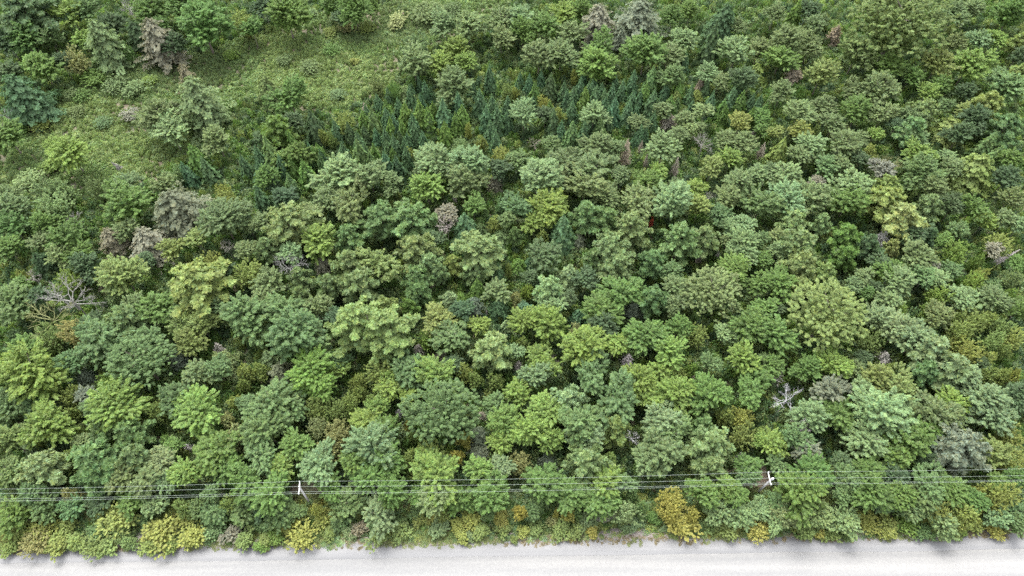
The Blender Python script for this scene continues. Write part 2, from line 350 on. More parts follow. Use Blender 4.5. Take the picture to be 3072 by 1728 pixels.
TREES = {
 'Pd': '76 32 187|2606 735 76|2789 707 60',
 'My': '215 48 76|246 119 48|211 461 95|1376 151 68|1396 191 60|1317 191 68|1281 564 95|1691 40 72|1798 203 111|2192 477 58|1967 513 48|2081 564 48|2976 123 54|2781 278 52|2622 405 36|2753 465 76|107 1113 163|963 727 87|1432 970 52|1018 1105 48|1317 1133 115|1169 1129 44|1639 620 107|1596 667 64|2200 811 76|1572 962 80|1643 977 103|1616 1069 60|1635 1109 68|1854 1025 64|1763 1049 115|2013 1061 95|1985 1113 60|1918 1137 91|2228 1081 91|2952 667 44|2491 1097 91|350 1220 131|600 1243 123|139 1275 127|568 1414 76|1134 1220 64|1098 1267 80|1173 1164 60|1217 1188 52|836 1406 68|1507 1275 87|1499 1331 60|1440 1410 68|1317 1426 127|1556 1184 68|1949 1188 76|1643 1239 91|1592 1299 99|1651 1323 64|2033 1180 87|2287 1323 44|1814 1450 80|2853 1208 80|2316 1335 72',
 'Db': '258 32 80|151 119 68|2013 239 76|1651 433 52|1560 481 60|3016 262 99|2837 318 40|2479 501 72|2761 521 99|40 906 99|302 1017 123|346 890 44|449 1025 91|425 1085 163 9|735 946 159|211 1089 76|652 1113 72|1519 656 48|855 942 111|891 993 175|951 1041 99|1026 1085 56|1233 1101 103 9|1360 1009 103 9|1552 624 80|2013 815 56|2156 644 64|2283 616 95|2283 723 48|1771 1125 107|2128 1089 52|2291 1077 32|2872 691 56|2849 811 52|2769 838 60|28 1212 91|103 1216 72|270 1228 56|541 1204 99|747 1212 48|306 1291 72|755 1498 52|139 1522 80|223 1522 72|596 1518 52|632 1478 52|652 1534 76|735 1522 72|91 1482 64|820 1212 127|800 1291 119|887 1228 60|788 1375 80|879 1196 68|1325 1243 195 9|1480 1212 60|1344 1391 48|865 1502 36|1030 1514 99|832 1550 76|887 1536 48|1460 1538 44|1739 1283 127|1858 1200 127|2013 1299 103|2248 1430 60|1627 1502 52|1596 1530 52|1874 1454 56|1782 1518 60|2384 1319 76|2328 1391 52|2535 1438 80|2531 1494 60|2781 1454 95|2773 1498 72|3051 1534 76|2328 1518 60|3051 1573 60',
 'Dg': '457 32 95|608 83 151|72 115 99|127 207 91|489 83 60|755 87 60|16 401 103|859 44 131|1062 28 99|1118 20 52|871 294 107|796 533 64|1568 95 72|1631 76 76|1743 36 68|2017 52 64|2069 36 60|1798 147 99|2283 358 52|2287 390 40|2662 199 87|2733 227 60|2340 179 83|3027 52 95|2574 338 83|3035 477 60|2821 254 52|24 747 72|40 683 80|139 675 72|203 715 103|235 759 87|378 620 123|477 922 95|64 1049 76|72 854 52|1420 620 68|2291 783 48|2283 854 72|1806 934 95|2291 926 60|2543 608 95|2674 822 76|2920 624 76|2829 723 48|3047 791 40|3055 934 60|2340 854 87|2598 878 44|2324 1089 60|2423 1109 76|83 1168 80|517 1343 52|735 1442 91|52 1542 111|398 1510 76|1118 1434 91|820 1482 99|1166 1478 95|1468 1490 99|1261 1482 60|2248 1176 95|2248 1391 64|1631 1454 107|2112 1482 80|2172 1466 72|2212 1490 60|2717 1319 115|2702 1482 80|2853 1462 87|2594 1418 83|2924 1498 60|3055 1430 52|2996 1442 48',
 'Mg': '557 24 99|995 16 60|899 457 68|863 469 56|1934 163 103|1934 557 72|1862 886 107|1937 1009 103|2033 985 64|2244 981 107|2271 1133 64|2324 1005 99|656 1359 111|680 1406 76|1169 1299 80|1158 1387 91|1070 1391 80|891 1335 87|999 1458 64|1372 1506 91|1166 1498 52|2132 1188 107|1794 1494 76|1707 1486 87|2515 1251 95|2479 1220 56|2690 1367 80|2801 1303 72|2435 1422 95|2403 1482 115|2606 1478 95',
 'Xw': '386 24 68|20 342 44|2108 429 72|223 652 44|195 783 40|680 739 48|207 894 159|95 830 56|863 795 99|1973 628 22|2128 588 34|2336 1133 44|545 1406 44|2220 1375 36',
 'Fr': '473 123 99 1.9|564 239 48 3|1484 549 32 2|1794 68 83 1.8|338 719 64 2|445 727 95 1.6|310 850 36|967 795 36|1317 1073 44 1.3|1647 1077 44 1.3',
 'FB': '314 135 95 2.2|600 306 131 1.7|668 1085 60|95 1331 52 1|1162 1196 28',
 'Dd': '24 131 80|24 215 87|338 72 80|187 191 60|529 131 72|792 24 60|1022 52 44|871 366 64|1503 509 60|780 417 40|2220 246 76|1635 346 48|2431 24 60|2924 358 76|2880 405 68|2582 481 44|2686 378 48|3020 537 80|3051 171 48|2900 278 56|258 799 76|119 890 68|278 966 48|437 783 48|676 822 52|848 600 76|1364 1089 48|1007 958 60|1388 934 60|1301 719 52|1635 759 91|1814 977 76|1759 838 60|1703 894 52|1588 830 44|2753 699 76|2642 795 56|2861 616 80|2948 1089 40|2622 862 40|2519 767 40|2328 926 44|2590 1069 44|302 1510 72|788 1534 52|3059 1192 80|2773 1375 48|2686 1430 64|2527 1391 56',
 'Fd': '68 290 99|413 107 68|131 791 60',
 'Ao': '12 270 64|727 52 68|115 366 56|1094 72 52|991 401 36|1519 262 44|2479 48 36|2451 382 32|2741 561 40|739 807 83|52 818 48|723 1140 40|1527 799 24|780 1009 44|776 1101 48|1134 1105 83|1070 1133 52|1424 1125 52|1484 1133 52|1627 695 44|2029 1109 60|2097 997 60|2821 783 36|2872 946 40|2924 954 76|2972 950 52|2892 981 76|2988 1017 64|2976 1113 56|3020 1113 44|3020 1045 40|2503 1137 52|2686 1089 36|199 1176 64|195 1228 56|481 1192 52|457 1228 60|223 1283 36|191 1363 64|676 1502 52|60 1601 64|199 1573 52|223 1629 60|445 1637 60|24 1645 52|509 1637 52|943 1216 68|1003 1220 68|1042 1192 60|1074 1168 44|1050 1220 44|1233 1299 28|1289 1355 87|1229 1367 60|1627 1208 48|2180 1239 52|1838 1375 48|2395 1581 36|2495 1601 52',
 'At': '215 167 72|1038 68 52|1189 48 64|223 989 95|1552 886 40|1727 989 60|672 1251 48|704 1307 87|195 1478 52|103 1629 76|947 1275 60|1010 1287 76|979 1343 83|1527 1379 40|1560 1379 64|1663 1565 42',
 'Ag': '366 143 44|278 223 72|167 278 52|429 350 40|64 382 44|239 278 52|947 449 52|1181 258 44|1229 235 36|991 139 48|2698 294 36|2598 930 36|493 1319 52|1957 1553 40',
 'Ay': '692 159 44|151 421 52|143 481 64|445 235 44|199 830 68|314 1137 60|1384 894 44|1277 1005 60|1584 862 40|2077 1097 36|2136 970 24|2642 834 36|2900 663 36|2880 743 76|2861 783 36|2940 775 36|2825 874 66|2932 830 60|2912 870 36|3043 878 40|2797 926 48|2705 930 48|824 1605 52|784 1637 40|2725 1565 66|2888 1597 28',
 'Zw': '328 469 32',
 'Dp': '489 350 123|652 425 80|378 553 72|489 557 60|1503 60 76|1503 115 72|1364 266 95|1177 549 64|1388 549 99|1281 529 76|1711 95 72|2212 80 52|1616 171 99|1683 171 91|2005 159 72|2275 151 72|2156 246 52|1993 330 52|2057 358 56|1914 370 52|2033 413 60|1790 445 83|1846 449 52|2172 421 60|2232 429 68|2263 529 60|1711 493 103|1775 509 111|1751 557 111|1862 525 52|2212 557 87|2100 382 36|2037 557 48|2348 131 107|2431 135 76|2443 80 68|2324 44 56|2861 44 72|2912 32 64|2861 127 60|2634 274 107|2558 270 64|2646 346 80|2725 350 68|2745 421 68|2344 278 64|2475 318 66|2499 374 66|2523 433 80|2574 417 48|2411 465 72|2527 497 60|2861 509 60|2316 513 48|2789 561 76|32 636 95|24 592 72|119 731 52|191 767 76|386 691 60|672 663 127|747 679 40|735 755 56|405 922 72|596 1129 76|939 648 64|788 675 68|1046 616 111|983 600 76|947 918 76|1488 874 68|780 914 80|808 854 87|1914 612 99|1814 588 80|2188 600 76|2180 723 40|2136 878 151 9|2033 866 72|2033 918 60|1600 1133 72|2427 600 107|2328 715 52|2753 771 83|3027 600 60|3020 663 60|2984 902 80|2817 954 68|2590 830 52|2562 850 52|2570 1117 56|378 1426 80|239 1323 44|437 1442 80|497 1446 60|1993 1343 131|1953 1391 95',
 'Ml': '513 394 95|1336 80 72|1404 80 87|1572 346 78|1782 346 72|2928 123 52|2228 731 80|2336 751 44|1118 1343 135|963 1398 107|1313 1498 91|2263 1526 60|2725 1514 76',
 'Ap': '223 326 52|342 246 68|401 254 68|203 274 56|131 557 80|278 553 60|302 358 48|1241 127 87|1285 24 91|1356 12 60|927 191 60|1014 278 44|848 171 48|1126 239 52|3047 822 48',
 'Ar': '382 338 56|696 1601 60|1070 1589 52|1814 1546 52',
 'Sg': '592 481 48 2.2|880 502 34|877 432 37|890 466 35|957 455 25|1181 473 27|1162 337 31|1175 388 31|1220 350 35|1213 350 30|1261 346 40|1285 362 34|1301 338 30|1336 401 32|1388 354 32|1368 374 32|1209 398 30|919 521 42|1126 465 32|1094 366 32|2038 265 26|2251 353 30|2007 322 31|2166 331 28|2288 347 33|1648 341 31|1604 282 28|1753 302 34|1874 254 24|1934 286 32|2033 278 28|2220 310 32|2168 350 26|2384 44 34 2.5|1432 866 44 2',
 'Ss': '624 513 44 2.2|735 497 32|564 525 40 2.2|787 524 38|967 479 29|931 540 30|934 462 33|778 472 32|1222 474 31|1250 339 26|1103 351 31|1216 444 26|1232 291 33|1166 290 25|1257 254 24|1277 274 28|1293 278 18|1237 274 22|1265 314 30|1197 326 30|1134 310 24|1150 330 24|1162 362 32|1185 382 32|1332 346 42|1376 322 38|1440 310 36|1470 239 28 3.2|1491 354 38|1476 322 34|1460 358 34|1523 326 32|1523 362 28|1472 398 32|1488 429 32|1241 378 32|1245 405 32|1271 429 32|1158 417 30|1130 413 26|1185 441 34|1078 429 32|1158 493 34|1010 398 36|848 501 36|1034 465 36|1193 505 36|1420 270 24|1436 246 18|1166 453 28|1225 429 26|1997 273 26|2130 314 33|2206 273 26|2072 334 28|2118 268 24|1979 311 25|2223 245 31|1700 297 24|1803 279 25|1580 319 24|1764 281 29|1779 354 29|2053 191 26|1898 246 32|1588 254 26|1560 242 22|1548 278 24|1691 278 30|1719 294 28|1739 274 32|1715 338 30|1705 358 24|1775 274 28|1786 298 34|1810 306 32|1834 290 32|1840 338 38|1814 322 28|1866 274 32|1894 310 34|1918 298 28|1957 306 34|1882 346 36|1908 342 24|1683 398 32|1751 401 32|1957 370 32|1934 409 24|1918 409 28|1822 370 28|2192 298 32|2252 310 24|2275 314 24|2069 286 28|1623 239 24|1751 239 24|1782 254 24|1846 250 22|1600 318 24|788 604 44|1396 679 52 1.9|1277 679 30|1495 818 32|1687 695 60 2|1735 950 48 1.3',
 'Al': '80 529 80|175 553 72|529 509 48|935 32 36|1380 429 52|151 600 91|2140 1140 48|2996 846 52|640 1585 72|2769 1518 48',
 'AY': '664 557 48|987 83 44|1026 350 64|967 398 32|1440 421 38|1503 457 56|1225 449 32|1313 437 24|1289 461 36|1404 378 24|1062 175 32|1631 298 44|1675 334 40|1544 266 28|1723 219 24|2614 449 44|672 592 64|632 775 64|735 1101 52|1484 659 44|1388 1101 52|3012 719 68|2956 815 36|3051 1001 64|2920 1045 76|2888 1017 40|2976 1073 52|3059 1113 40|700 1196 48|350 1553 107|477 1593 103|553 1553 64|576 1609 83|24 1609 60|123 1589 76|171 1609 56|171 1645 60|943 1522 40|867 1565 60|971 1557 54|903 1605 83|1261 1557 44|1332 1550 44|1416 1550 62|1376 1577 52|1388 1609 40|2236 1243 72|1572 1593 40|1874 1565 28|3039 1303 80|3047 1375 72|3016 1394 28|2948 1466 44|2988 1466 60|3031 1474 76|3004 1502 64|2606 1565 66|2662 1565 60|2666 1597 52|2777 1557 52|2841 1534 76|2900 1530 76|2940 1534 48|2924 1565 60',
 'Sd': '877 561 33|797 461 24|822 505 25|817 546 33|830 429 26|1263 312 28|1095 400 25|1290 374 27|1103 471 32|1201 417 24|943 382 46|1050 401 32|2132 135 52 2.5|1651 262 34|1659 374 38|1491 989 32 1.6',
 'Dl': '1241 191 95|1022 533 115|1110 533 99|1317 489 119|1412 493 123|1560 60 83|2053 119 76|2208 159 99|2124 223 60|2112 338 48|2069 386 44|1989 449 87|1612 537 127|2395 342 91|2431 429 80|2837 473 44|2356 529 83|2550 561 95|660 918 60|883 763 72|2021 616 119|2188 683 56|2232 675 56|2228 759 76|1663 922 64|1548 1053 40|2172 1005 56|2360 604 111|3059 679 52|2705 854 91|2813 842 60|2670 902 64|2892 906 80|465 1518 64|2156 1526 80|2220 1546 76|2435 1255 99|2582 1176 80|2618 1247 147|2606 1319 115|2709 1216 64|2682 1506 64|2654 1518 52|2328 1573 52|2455 1553 72|2527 1565 76|2821 1569 87|2988 1553 72',
 'Fp': '1217 282 48 1.8|804 270 68|1499 711 44 1.5|1440 691 36',
 'Sb': '1122 370 38|1082 469 44|1114 489 34|812 457 46|967 497 32|875 557 36|1953 242 36|1798 390 32|1810 417 28|2029 318 22|1715 409 40|2956 441 48 2|2980 473 40 2|1456 640 20|1503 616 28',
 'Sn': '1096 330 18|2104 246 20 3.5',
 'Pg': '824 386 111|1229 922 64|2539 707 87|2539 767 76',
 'Fq': '1918 60 115 1.4|1862 115 48|537 624 123 1.5|533 1077 56|258 1129 40|1420 918 48|844 1117 60|1735 723 40 1.7|1902 926 52|1436 1311 52|1436 1359 60 1|1647 1387 52 1',
 'Fs': '2168 68 76 2.2|1495 926 56|1588 795 40 1.8',
 'Fo': '2263 223 48 2|2025 298 38 2|2085 294 38 2|1775 993 44',
 'AO': '1872 239 16|1221 1263 24|1368 1359 48|1392 1311 40|1301 1550 40|1499 1553 54|1560 1530 44|1671 1530 20|1707 1534 40|1778 1593 38|2021 1490 72|2021 1530 72|2049 1569 95|2085 1538 44|2271 1589 64|2459 1593 44|2888 1565 56|2988 1589 52',
 'Fn': '2009 366 44 1.6|2503 107 36 2.4|2384 227 40 1.8|2097 771 24 2',
 'Xn': '1604 425 40',
 'Nn': '1878 457 46 2.6|1922 445 24 2.6|1937 485 24 3|2025 505 36 2.6|2285 453 34 2.4|2259 401 18|1297 858 24 2.4|2077 1137 24|1444 1247 44 1.2',
 'DY': '2220 370 66',
 'Do': '2136 501 66|2324 398 40|517 747 64|592 719 60|545 989 80|604 977 76|576 1029 76|2097 620 64',
 'Dh': '2690 83 254 9|2570 163 95|2813 191 91|2463 227 91|2896 334 48|370 830 115|1134 791 99|2479 946 215 9|2395 862 68|2630 1133 95|28 1323 107|24 1422 91|2682 1164 103|2980 1359 83',
 'Dy': '2904 199 103',
 'Ph': '3055 127 60|3055 223 68|2960 310 103|2662 561 76|588 846 199|1360 791 64|1110 977 231|1158 926 91|2471 822 83|2662 600 127|1842 1283 95',
 'Pb': '3020 378 115|2737 390 95|1146 648 127|1229 656 155|1046 707 91|1253 834 87|1257 878 76|1544 707 48|1759 644 107|1822 656 91|1782 771 60|1957 783 91|2041 715 131|1961 898 99|2773 1113 95|390 1299 111|286 1375 147|286 1430 111|2112 1275 80',
 'Fh': '2849 390 68 1.5|2924 513 95 1.7',
 'Pp': '2773 330 83|378 958 111|867 671 159|800 743 80|1050 787 103|1082 850 123|991 854 80|899 830 80|899 886 60|1249 747 119|1289 795 95|1321 815 60|1440 747 147|1424 815 72|1890 679 127|1826 747 131|1854 799 107|2112 715 95|2395 735 115|2403 791 107|2785 616 87|398 1375 111|1759 1387 123|2132 1335 155|2124 1398 95',
 'SB': '2364 398 24|1348 898 46 1.3|808 1073 48 1.6|1519 977 36 1.6|1707 826 72 1.3|1802 1073 44 1.2|1830 1129 20|1647 1133 20',
 'MY': '2399 394 50|1309 962 87',
 'So': '2340 449 40 2.2',
 'Xt': '2662 489 72|147 950 127',
 'Dr': '2646 513 64|2451 557 48|1336 640 56|2980 751 48|2797 799 40',
 'Ah': '135 997 80|1572 1017 40|3020 974 64|2622 1009 68|537 1514 52|362 1593 64|278 1641 64|326 1641 60|735 1617 60|1110 1192 44|1444 1593 52|1511 1589 44|1138 1605 68|1209 1593 60|991 1601 40|800 1621 48|2236 1295 76|2291 1283 40|1608 1585 44|1687 1585 60|1731 1585 52|2132 1581 48|2188 1585 68|1544 1617 24|2463 1518 48|2423 1593 60|2861 1593 48|2539 1597 44',
 'Ad': '36 1001 52',
 'Nw': '656 1045 48 1.6|1364 596 20 3|1460 938 18|1257 1049 50 1.3|2152 767 20 2.5|1556 1097 42 1.6|2212 1097 30 2|2646 715 76 1|2650 1073 68 1|159 1212 26 1.3|1197 1239 44 1.3',
 'Fg': '955 783 44 1.5|1556 799 48 1.6',
 'XW': '1340 671 64|596 1394 48|1898 1311 52|2364 1196 87|2395 1279 68',
 'Mv': '935 1113 115|959 1168 87',
 'Pl': '1480 1049 131|1643 870 103|2380 667 87|2463 667 60',
 'AR': '1959 650 14',
 'Ds': '1580 922 40',
 'NW': '1882 1081 58 1.4|564 1343 50 1',
 'Pk': '2709 652 123|2674 743 52',
 'ZW': '3031 767 91',
 'DB': '2630 966 91|2690 997 107|2753 1017 107|2896 1137 80|489 1387 76|1499 1402 60|1138 1542 95|1763 1319 95|1997 1255 107|2948 1204 115|2988 1251 115|2348 1553 87',
 'PB': '2797 1053 139|2849 1101 135|123 1406 123|1703 1204 103',
 'Dq': '254 1184 56|2419 1355 76|2487 1176 99',
 'Ab': '286 1597 64|382 1629 52|743 1553 60|433 1557 52|784 1573 48|899 1550 48|1030 1569 60|1205 1565 44|1245 1542 44|1110 1569 40|1926 1518 48|2100 1585 32|1727 1522 44|1902 1478 48|2777 1597 52',
 'AB': '1046 1593 44|1313 1585 60|1412 1609 28|1759 1557 60|1882 1526 80|1910 1565 44|1878 1585 32|1993 1585 24',
 'Mp': '2797 1247 115',
 'Pq': '2880 1343 159',
}


# ------------------------------------------------------------------ setting: ground, road
def tag(o, label=None, cat=None, group=None, kind=None):
    if label: o['label'] = label
    if cat: o['category'] = cat
    if group: o['group'] = group
    if kind: o['kind'] = kind
    return o
COL = sc.collection
def link(name, data, parent=None):
    o = bpy.data.objects.new(name, data); COL.objects.link(o)
    if parent: o.parent = parent
    return o
rng = np.random.default_rng(7)

def in_poly(x, y, poly):
    x = np.asarray(x); y = np.asarray(y); c = np.zeros(x.shape, bool); j = len(poly)-1
    for i in range(len(poly)):
        xi, yi = poly[i]; xj, yj = poly[j]
        with np.errstate(divide='ignore', invalid='ignore'):
            c ^= ((yi > y) != (yj > y)) & (x < (xj-xi)*(y-yi)/(yj-yi)+xi)
        j = i
    return c
MEADOW = [at(*p)[:2] for p in [(0, 330), (150, 320), (230, 260), (330, 215), (520, 190), (640, 150), (760, 110), (860, 70), (1080, 20), (1330, -20), (1560, -20), (1500, 60), (1330, 150), (1200, 170), (1190, 260), (1110, 290), (1040, 340),
                                 (900, 350), (860, 300), (700, 300), (660, 420), (440, 560), (150, 600), (-60, 600), (-200, 450)]]
E0, E1 = at(0, 1650), at(3072, 1606)           # line of the road's far edge
rd = Vector((E1[0]-E0[0], E1[1]-E0[1], 0)).normalized(); rn = Vector((rd.y, -rd.x, 0))   # rn points to the camera side
r0 = Vector((E0[0], E0[1], 0))
def road_s(x, y): return (x-r0.x)*rn.x + (y-r0.y)*rn.y       # >0 : on the road side

# ground sheet: fine grid near, reaching far
def grid(name, x0, x1, y0, y1, nx, ny, zf, mat):
    xs = np.linspace(x0, x1, nx); ys = np.linspace(y0, y1, ny); X, Y = np.meshgrid(xs, ys)
    V = np.stack([X.ravel(), Y.ravel(), zf(X, Y).ravel()], 1)
    i = np.arange(nx-1)[None, :] + (np.arange(ny-1)*nx)[:, None]; i = i.ravel()
    F = np.stack([i, i+1, i+1+nx, i+nx], 1)
    return mesh_from(name, V, F, [mat])
def ground_z(X, Y):
    z = .22*np.sin(X*.11+1)*np.cos(Y*.13)+.15*np.sin(X*.31+Y*.23)
    s = (X-r0.x)*rn.x + (Y-r0.y)*rn.y
    k = np.clip((-s-2)/8, 0, 1)
    return z*k - .02 - .35*np.exp(-((s+3.0)/1.6)**2)     # shallow ditch beside the road
def ground_mat():
    m, nt = new_mat("forest_floor"); L = nt.links.new
    tc = N(nt, "ShaderNodeTexCoord")
    a = N(nt, "ShaderNodeTexNoise"); a.inputs['Scale'].default_value = .25; a.inputs['Detail'].default_value = 8
    b = N(nt, "ShaderNodeTexNoise"); b.inputs['Scale'].default_value = 3.5; b.inputs['Detail'].default_value = 6
    L(tc.outputs['Object'], a.inputs[0]); L(tc.outputs['Object'], b.inputs[0])
    r1 = N(nt, "ShaderNodeValToRGB"); e = r1.color_ramp.elements
    e[0].color = (.040, .050, .022, 1); e[0].position = .35; e[1].color = (.105, .082, .062, 1); e[1].position = .68
    r2 = N(nt, "ShaderNodeValToRGB"); e = r2.color_ramp.elements
    e[0].color = (.55, .55, .55, 1); e[0].position = .3; e[1].color = (1.5, 1.45, 1.4, 1); e[1].position = .7
    L(a.outputs[0], r1.inputs[0]); L(b.outputs[0], r2.inputs[0])
    mu = N(nt, "ShaderNodeMix", data_type='RGBA', blend_type='MULTIPLY'); mu.inputs[0].default_value = 1
    L(r1.outputs[0], mu.inputs[6]); L(r2.outputs[0], mu.inputs[7])
    p = N(nt, "ShaderNodeBsdfPrincipled"); p.inputs['Roughness'].default_value = .95; L(mu.outputs[2], p.inputs['Base Color'])
    bp = N(nt, "ShaderNodeBump"); bp.inputs['Distance'].default_value = .15; L(b.outputs[0], bp.inputs['Height']); L(bp.outputs[0], p.inputs['Normal'])
    o = N(nt, "ShaderNodeOutputMaterial"); L(p.outputs[0], o.inputs[0]); return m
g = link("ground", grid("ground", -900, 900, -300, 1500, 451, 451, ground_z, ground_mat())); g['kind'] = 'structure'

def road_mat(name, cols, streak, fine):
    m, nt = new_mat(name); L = nt.links.new
    tc = N(nt, "ShaderNodeTexCoord")
    mp = N(nt, "ShaderNodeMapping"); mp.inputs['Scale'].default_value = (.018, streak, 1)
    a = N(nt, "ShaderNodeTexNoise"); a.inputs['Scale'].default_value = 1.; a.inputs['Detail'].default_value = 5
    b = N(nt, "ShaderNodeTexNoise"); b.inputs['Scale'].default_value = fine; b.inputs['Detail'].default_value = 5
    L(tc.outputs['Object'], mp.inputs[0]); L(mp.outputs[0], a.inputs[0]); L(tc.outputs['Object'], b.inputs[0])
    r = N(nt, "ShaderNodeValToRGB"); e = r.color_ramp.elements; e[0].color = (*cols[0], 1); e[0].position = .35; e[1].color = (*cols[1], 1); e[1].position = .65
    L(a.outputs[0], r.inputs[0])
    r2 = N(nt, "ShaderNodeValToRGB"); e = r2.color_ramp.elements; e[0].color = (.90, .90, .91, 1); e[0].position = .3; e[1].color = (1.06, 1.06, 1.05, 1); e[1].position = .7
    L(b.outputs[0], r2.inputs[0])
    mu = N(nt, "ShaderNodeMix", data_type='RGBA', blend_type='MULTIPLY'); mu.inputs[0].default_value = 1
    L(r.outputs[0], mu.inputs[6]); L(r2.outputs[0], mu.inputs[7])
    p = N(nt, "ShaderNodeBsdfPrincipled"); p.inputs['Roughness'].default_value = .85; L(mu.outputs[2], p.inputs['Base Color'])
    o = N(nt, "ShaderNodeOutputMaterial"); L(p.outputs[0], o.inputs[0]); return m
def strip(name, s0, s1, z, mat, thick=.12, half=420, ragged=0.0, seed=3, wear=0):
    """a long strip along the road; local x runs along it"""
    rr = np.random.default_rng(seed); n = 1400; xs = np.linspace(-half, half, n)
    def wob(a):
        v = rr.normal(0, 1, n); out = np.zeros(n)
        for k in (3, 9, 27): out += np.convolve(v, np.ones(k)/k, 'same')*math.sqrt(k)*.33*(1+k/20)
        return out*a
    e0 = s0 + wob(ragged); e1 = s1 + wob(wear)
    V = []
    for e, zz in ((e0-.02, z-thick), (e0, z), (e1, z), (e1+.02, z-thick)):
        V.append(np.stack([xs, -(e*np.ones(n)), np.full(n, zz)], 1))
    V = np.concatenate(V); F = []
    for k in range(3):
        i = np.arange(n-1)+k*n; F.append(np.stack([i, i+n, i+n+1, i+1], 1))
    me = mesh_from(name, V, np.concatenate(F), [mat]); o = link(name, me)
    mid = r0 + rd*(E1[0]-E0[0])*.5
    o.location = (mid.x, mid.y, 0); o.rotation_euler = (0, 0, math.atan2(rd.y, rd.x)); o['kind'] = 'structure'
    return o
SHOULDER = road_mat("pale_gravel_shoulder", ((.120, .121, .125), (.145, .145, .148)), .9, 6)
ASPHALT = road_mat("sun_bleached_road_surface", ((.130, .131, .134), (.168, .167, .166)), .55, 3)
DUST = road_mat("dusty_pinkish_gravel", ((.105, .088, .078), (.165, .150, .140)), .5, 4)
strip("road_shoulder", -.15, 3.0, .10, SHOULDER, ragged=.16)
strip("road", 2.3, 12.5, .112, ASPHALT, ragged=.04, thick=.05, seed=5)
strip("gravel_verge", -.9, .3, .086, DUST, ragged=.55, thick=.12, seed=8)

# ------------------------------------------------------------------ undergrowth and woodland beyond the picture: uncountable, instanced
def tuft_mesh(seed, nl, leaf, hz=.8, blades=False):
    rg = np.random.default_rng(seed); d = rand_dir(rg, nl, -.1)
    C = d*rg.uniform(.35, 1.0, (nl, 1))*np.array([1, 1, hz]); C[:, 2] = np.abs(C[:, 2]) + .05
    dr_ = d + np.array([0, 0, 1.6 if blades else .4])
    V, F = leaves(C, d + np.array([0, 0, .7]), leaf*rg.uniform(.6, 1.3, nl), rg, 2.6 if blades else 1.6, dr_, .5)
    return mesh_from("tuft", V, F, [LEAF_I], None, tints(nl, rg, None, .2, .1))
def scatter(name, pts, rotz, scl, tone, idx, protos, label, cat):
    coll = bpy.data.collections.new(name+"_shapes")
    for i, me in enumerate(protos):
        o = bpy.data.objects.new("%s_shape_%02d" % (name, i), me); coll.objects.link(o)
    n = len(pts); me = bpy.data.meshes.new(name); me.vertices.add(n); me.vertices.foreach_set("co", pts.astype(np.float32).ravel())
    def attr(nm, ty, v, key):
        a = me.attributes.new(nm, ty, 'POINT'); a.data.foreach_set(key, v.ravel())
    attr("rotz", 'FLOAT', rotz.astype(np.float32), "value"); attr("scl", 'FLOAT_VECTOR', scl.astype(np.float32), "vector")
    attr("tone", 'FLOAT_COLOR', np.concatenate([tone, np.ones((n, 1))], 1).astype(np.float32), "color"); attr("idx", 'INT', idx.astype(np.int32), "value")
    me.update(); ob = link(name, me)
    ng = bpy.data.node_groups.new(name, 'GeometryNodeTree')
    ng.interface.new_socket("Geometry", in_out='INPUT', socket_type='NodeSocketGeometry'); ng.interface.new_socket("Geometry", in_out='OUTPUT', socket_type='NodeSocketGeometry')
    L = ng.links.new; gi = ng.nodes.new("NodeGroupInput"); go = ng.nodes.new("NodeGroupOutput")
    ip = ng.nodes.new("GeometryNodeInstanceOnPoints"); ci = ng.nodes.new("GeometryNodeCollectionInfo"); ci.inputs[0].default_value = coll
    ci.inputs['Separate Children'].default_value = True; ci.inputs['Reset Children'].default_value = True
    def na(nm, ty):
        x = ng.nodes.new("GeometryNodeInputNamedAttribute"); x.data_type = ty; x.inputs[0].default_value = nm; return x.outputs[0]
    cx = ng.nodes.new("ShaderNodeCombineXYZ"); L(na("rotz", 'FLOAT'), cx.inputs[2])
    L(gi.outputs[0], ip.inputs['Points']); L(ci.outputs[0], ip.inputs['Instance']); ip.inputs['Pick Instance'].default_value = True
    L(na("idx", 'INT'), ip.inputs['Instance Index']); L(cx.outputs[0], ip.inputs['Rotation']); L(na("scl", 'FLOAT_VECTOR'), ip.inputs['Scale'])
    L(ip.outputs[0], go.inputs[0])
    md = ob.modifiers.new("scatter", 'NODES'); md.node_group = ng
    return tag(ob, label, cat, None, 'stuff')
TUFTS = [tuft_mesh(800+i, 280, .20) for i in range(5)]
GRASS = [tuft_mesh(820+i, 110, .20, .6, True) for i in range(4)]
def jgrid(x0, x1, y0, y1, s):
    X, Y = np.meshgrid(np.arange(x0, x1, s), np.arange(y0, y1, s)); X = X.ravel(); Y = Y.ravel()
    return X+rng.uniform(-.5, .5, len(X))*s, Y+rng.uniform(-.5, .5, len(X))*s
def fnoise(X, Y, s, seed):
    rr = np.random.default_rng(seed); v = 0
    for k in range(7):
        a = rr.uniform(0, 6.28); f = s*rr.uniform(.6, 2.2); v = v+np.sin((X*math.cos(a)+Y*math.sin(a))*f+rr.uniform(0, 6.28))
    return v/2.6
def halfw(Y): return 30 + .93*(np.maximum(Y, 20)*.62+88)          # half width of the built strip at depth Y
def mixc(names, wts, n):
    c = np.array([PAL[k] for k in names]); i = rng.choice(len(names), n, p=np.array(wts)/sum(wts))
    return c[i]*(1+rng.normal(0, .12, (n, 1)))
X, Y = jgrid(-230, 230, 20, 250, 1.3); s_ = road_s(X, Y); md_ = in_poly(X, Y, MEADOW)
PB = [at(927, 1505), at(2276, 1474)]; clear = np.zeros(len(X), bool)
for p_ in PB: clear |= (np.abs(X-p_[0]) < 3.2) & (Y > p_[1]-3.5) & (Y < p_[1]+4)
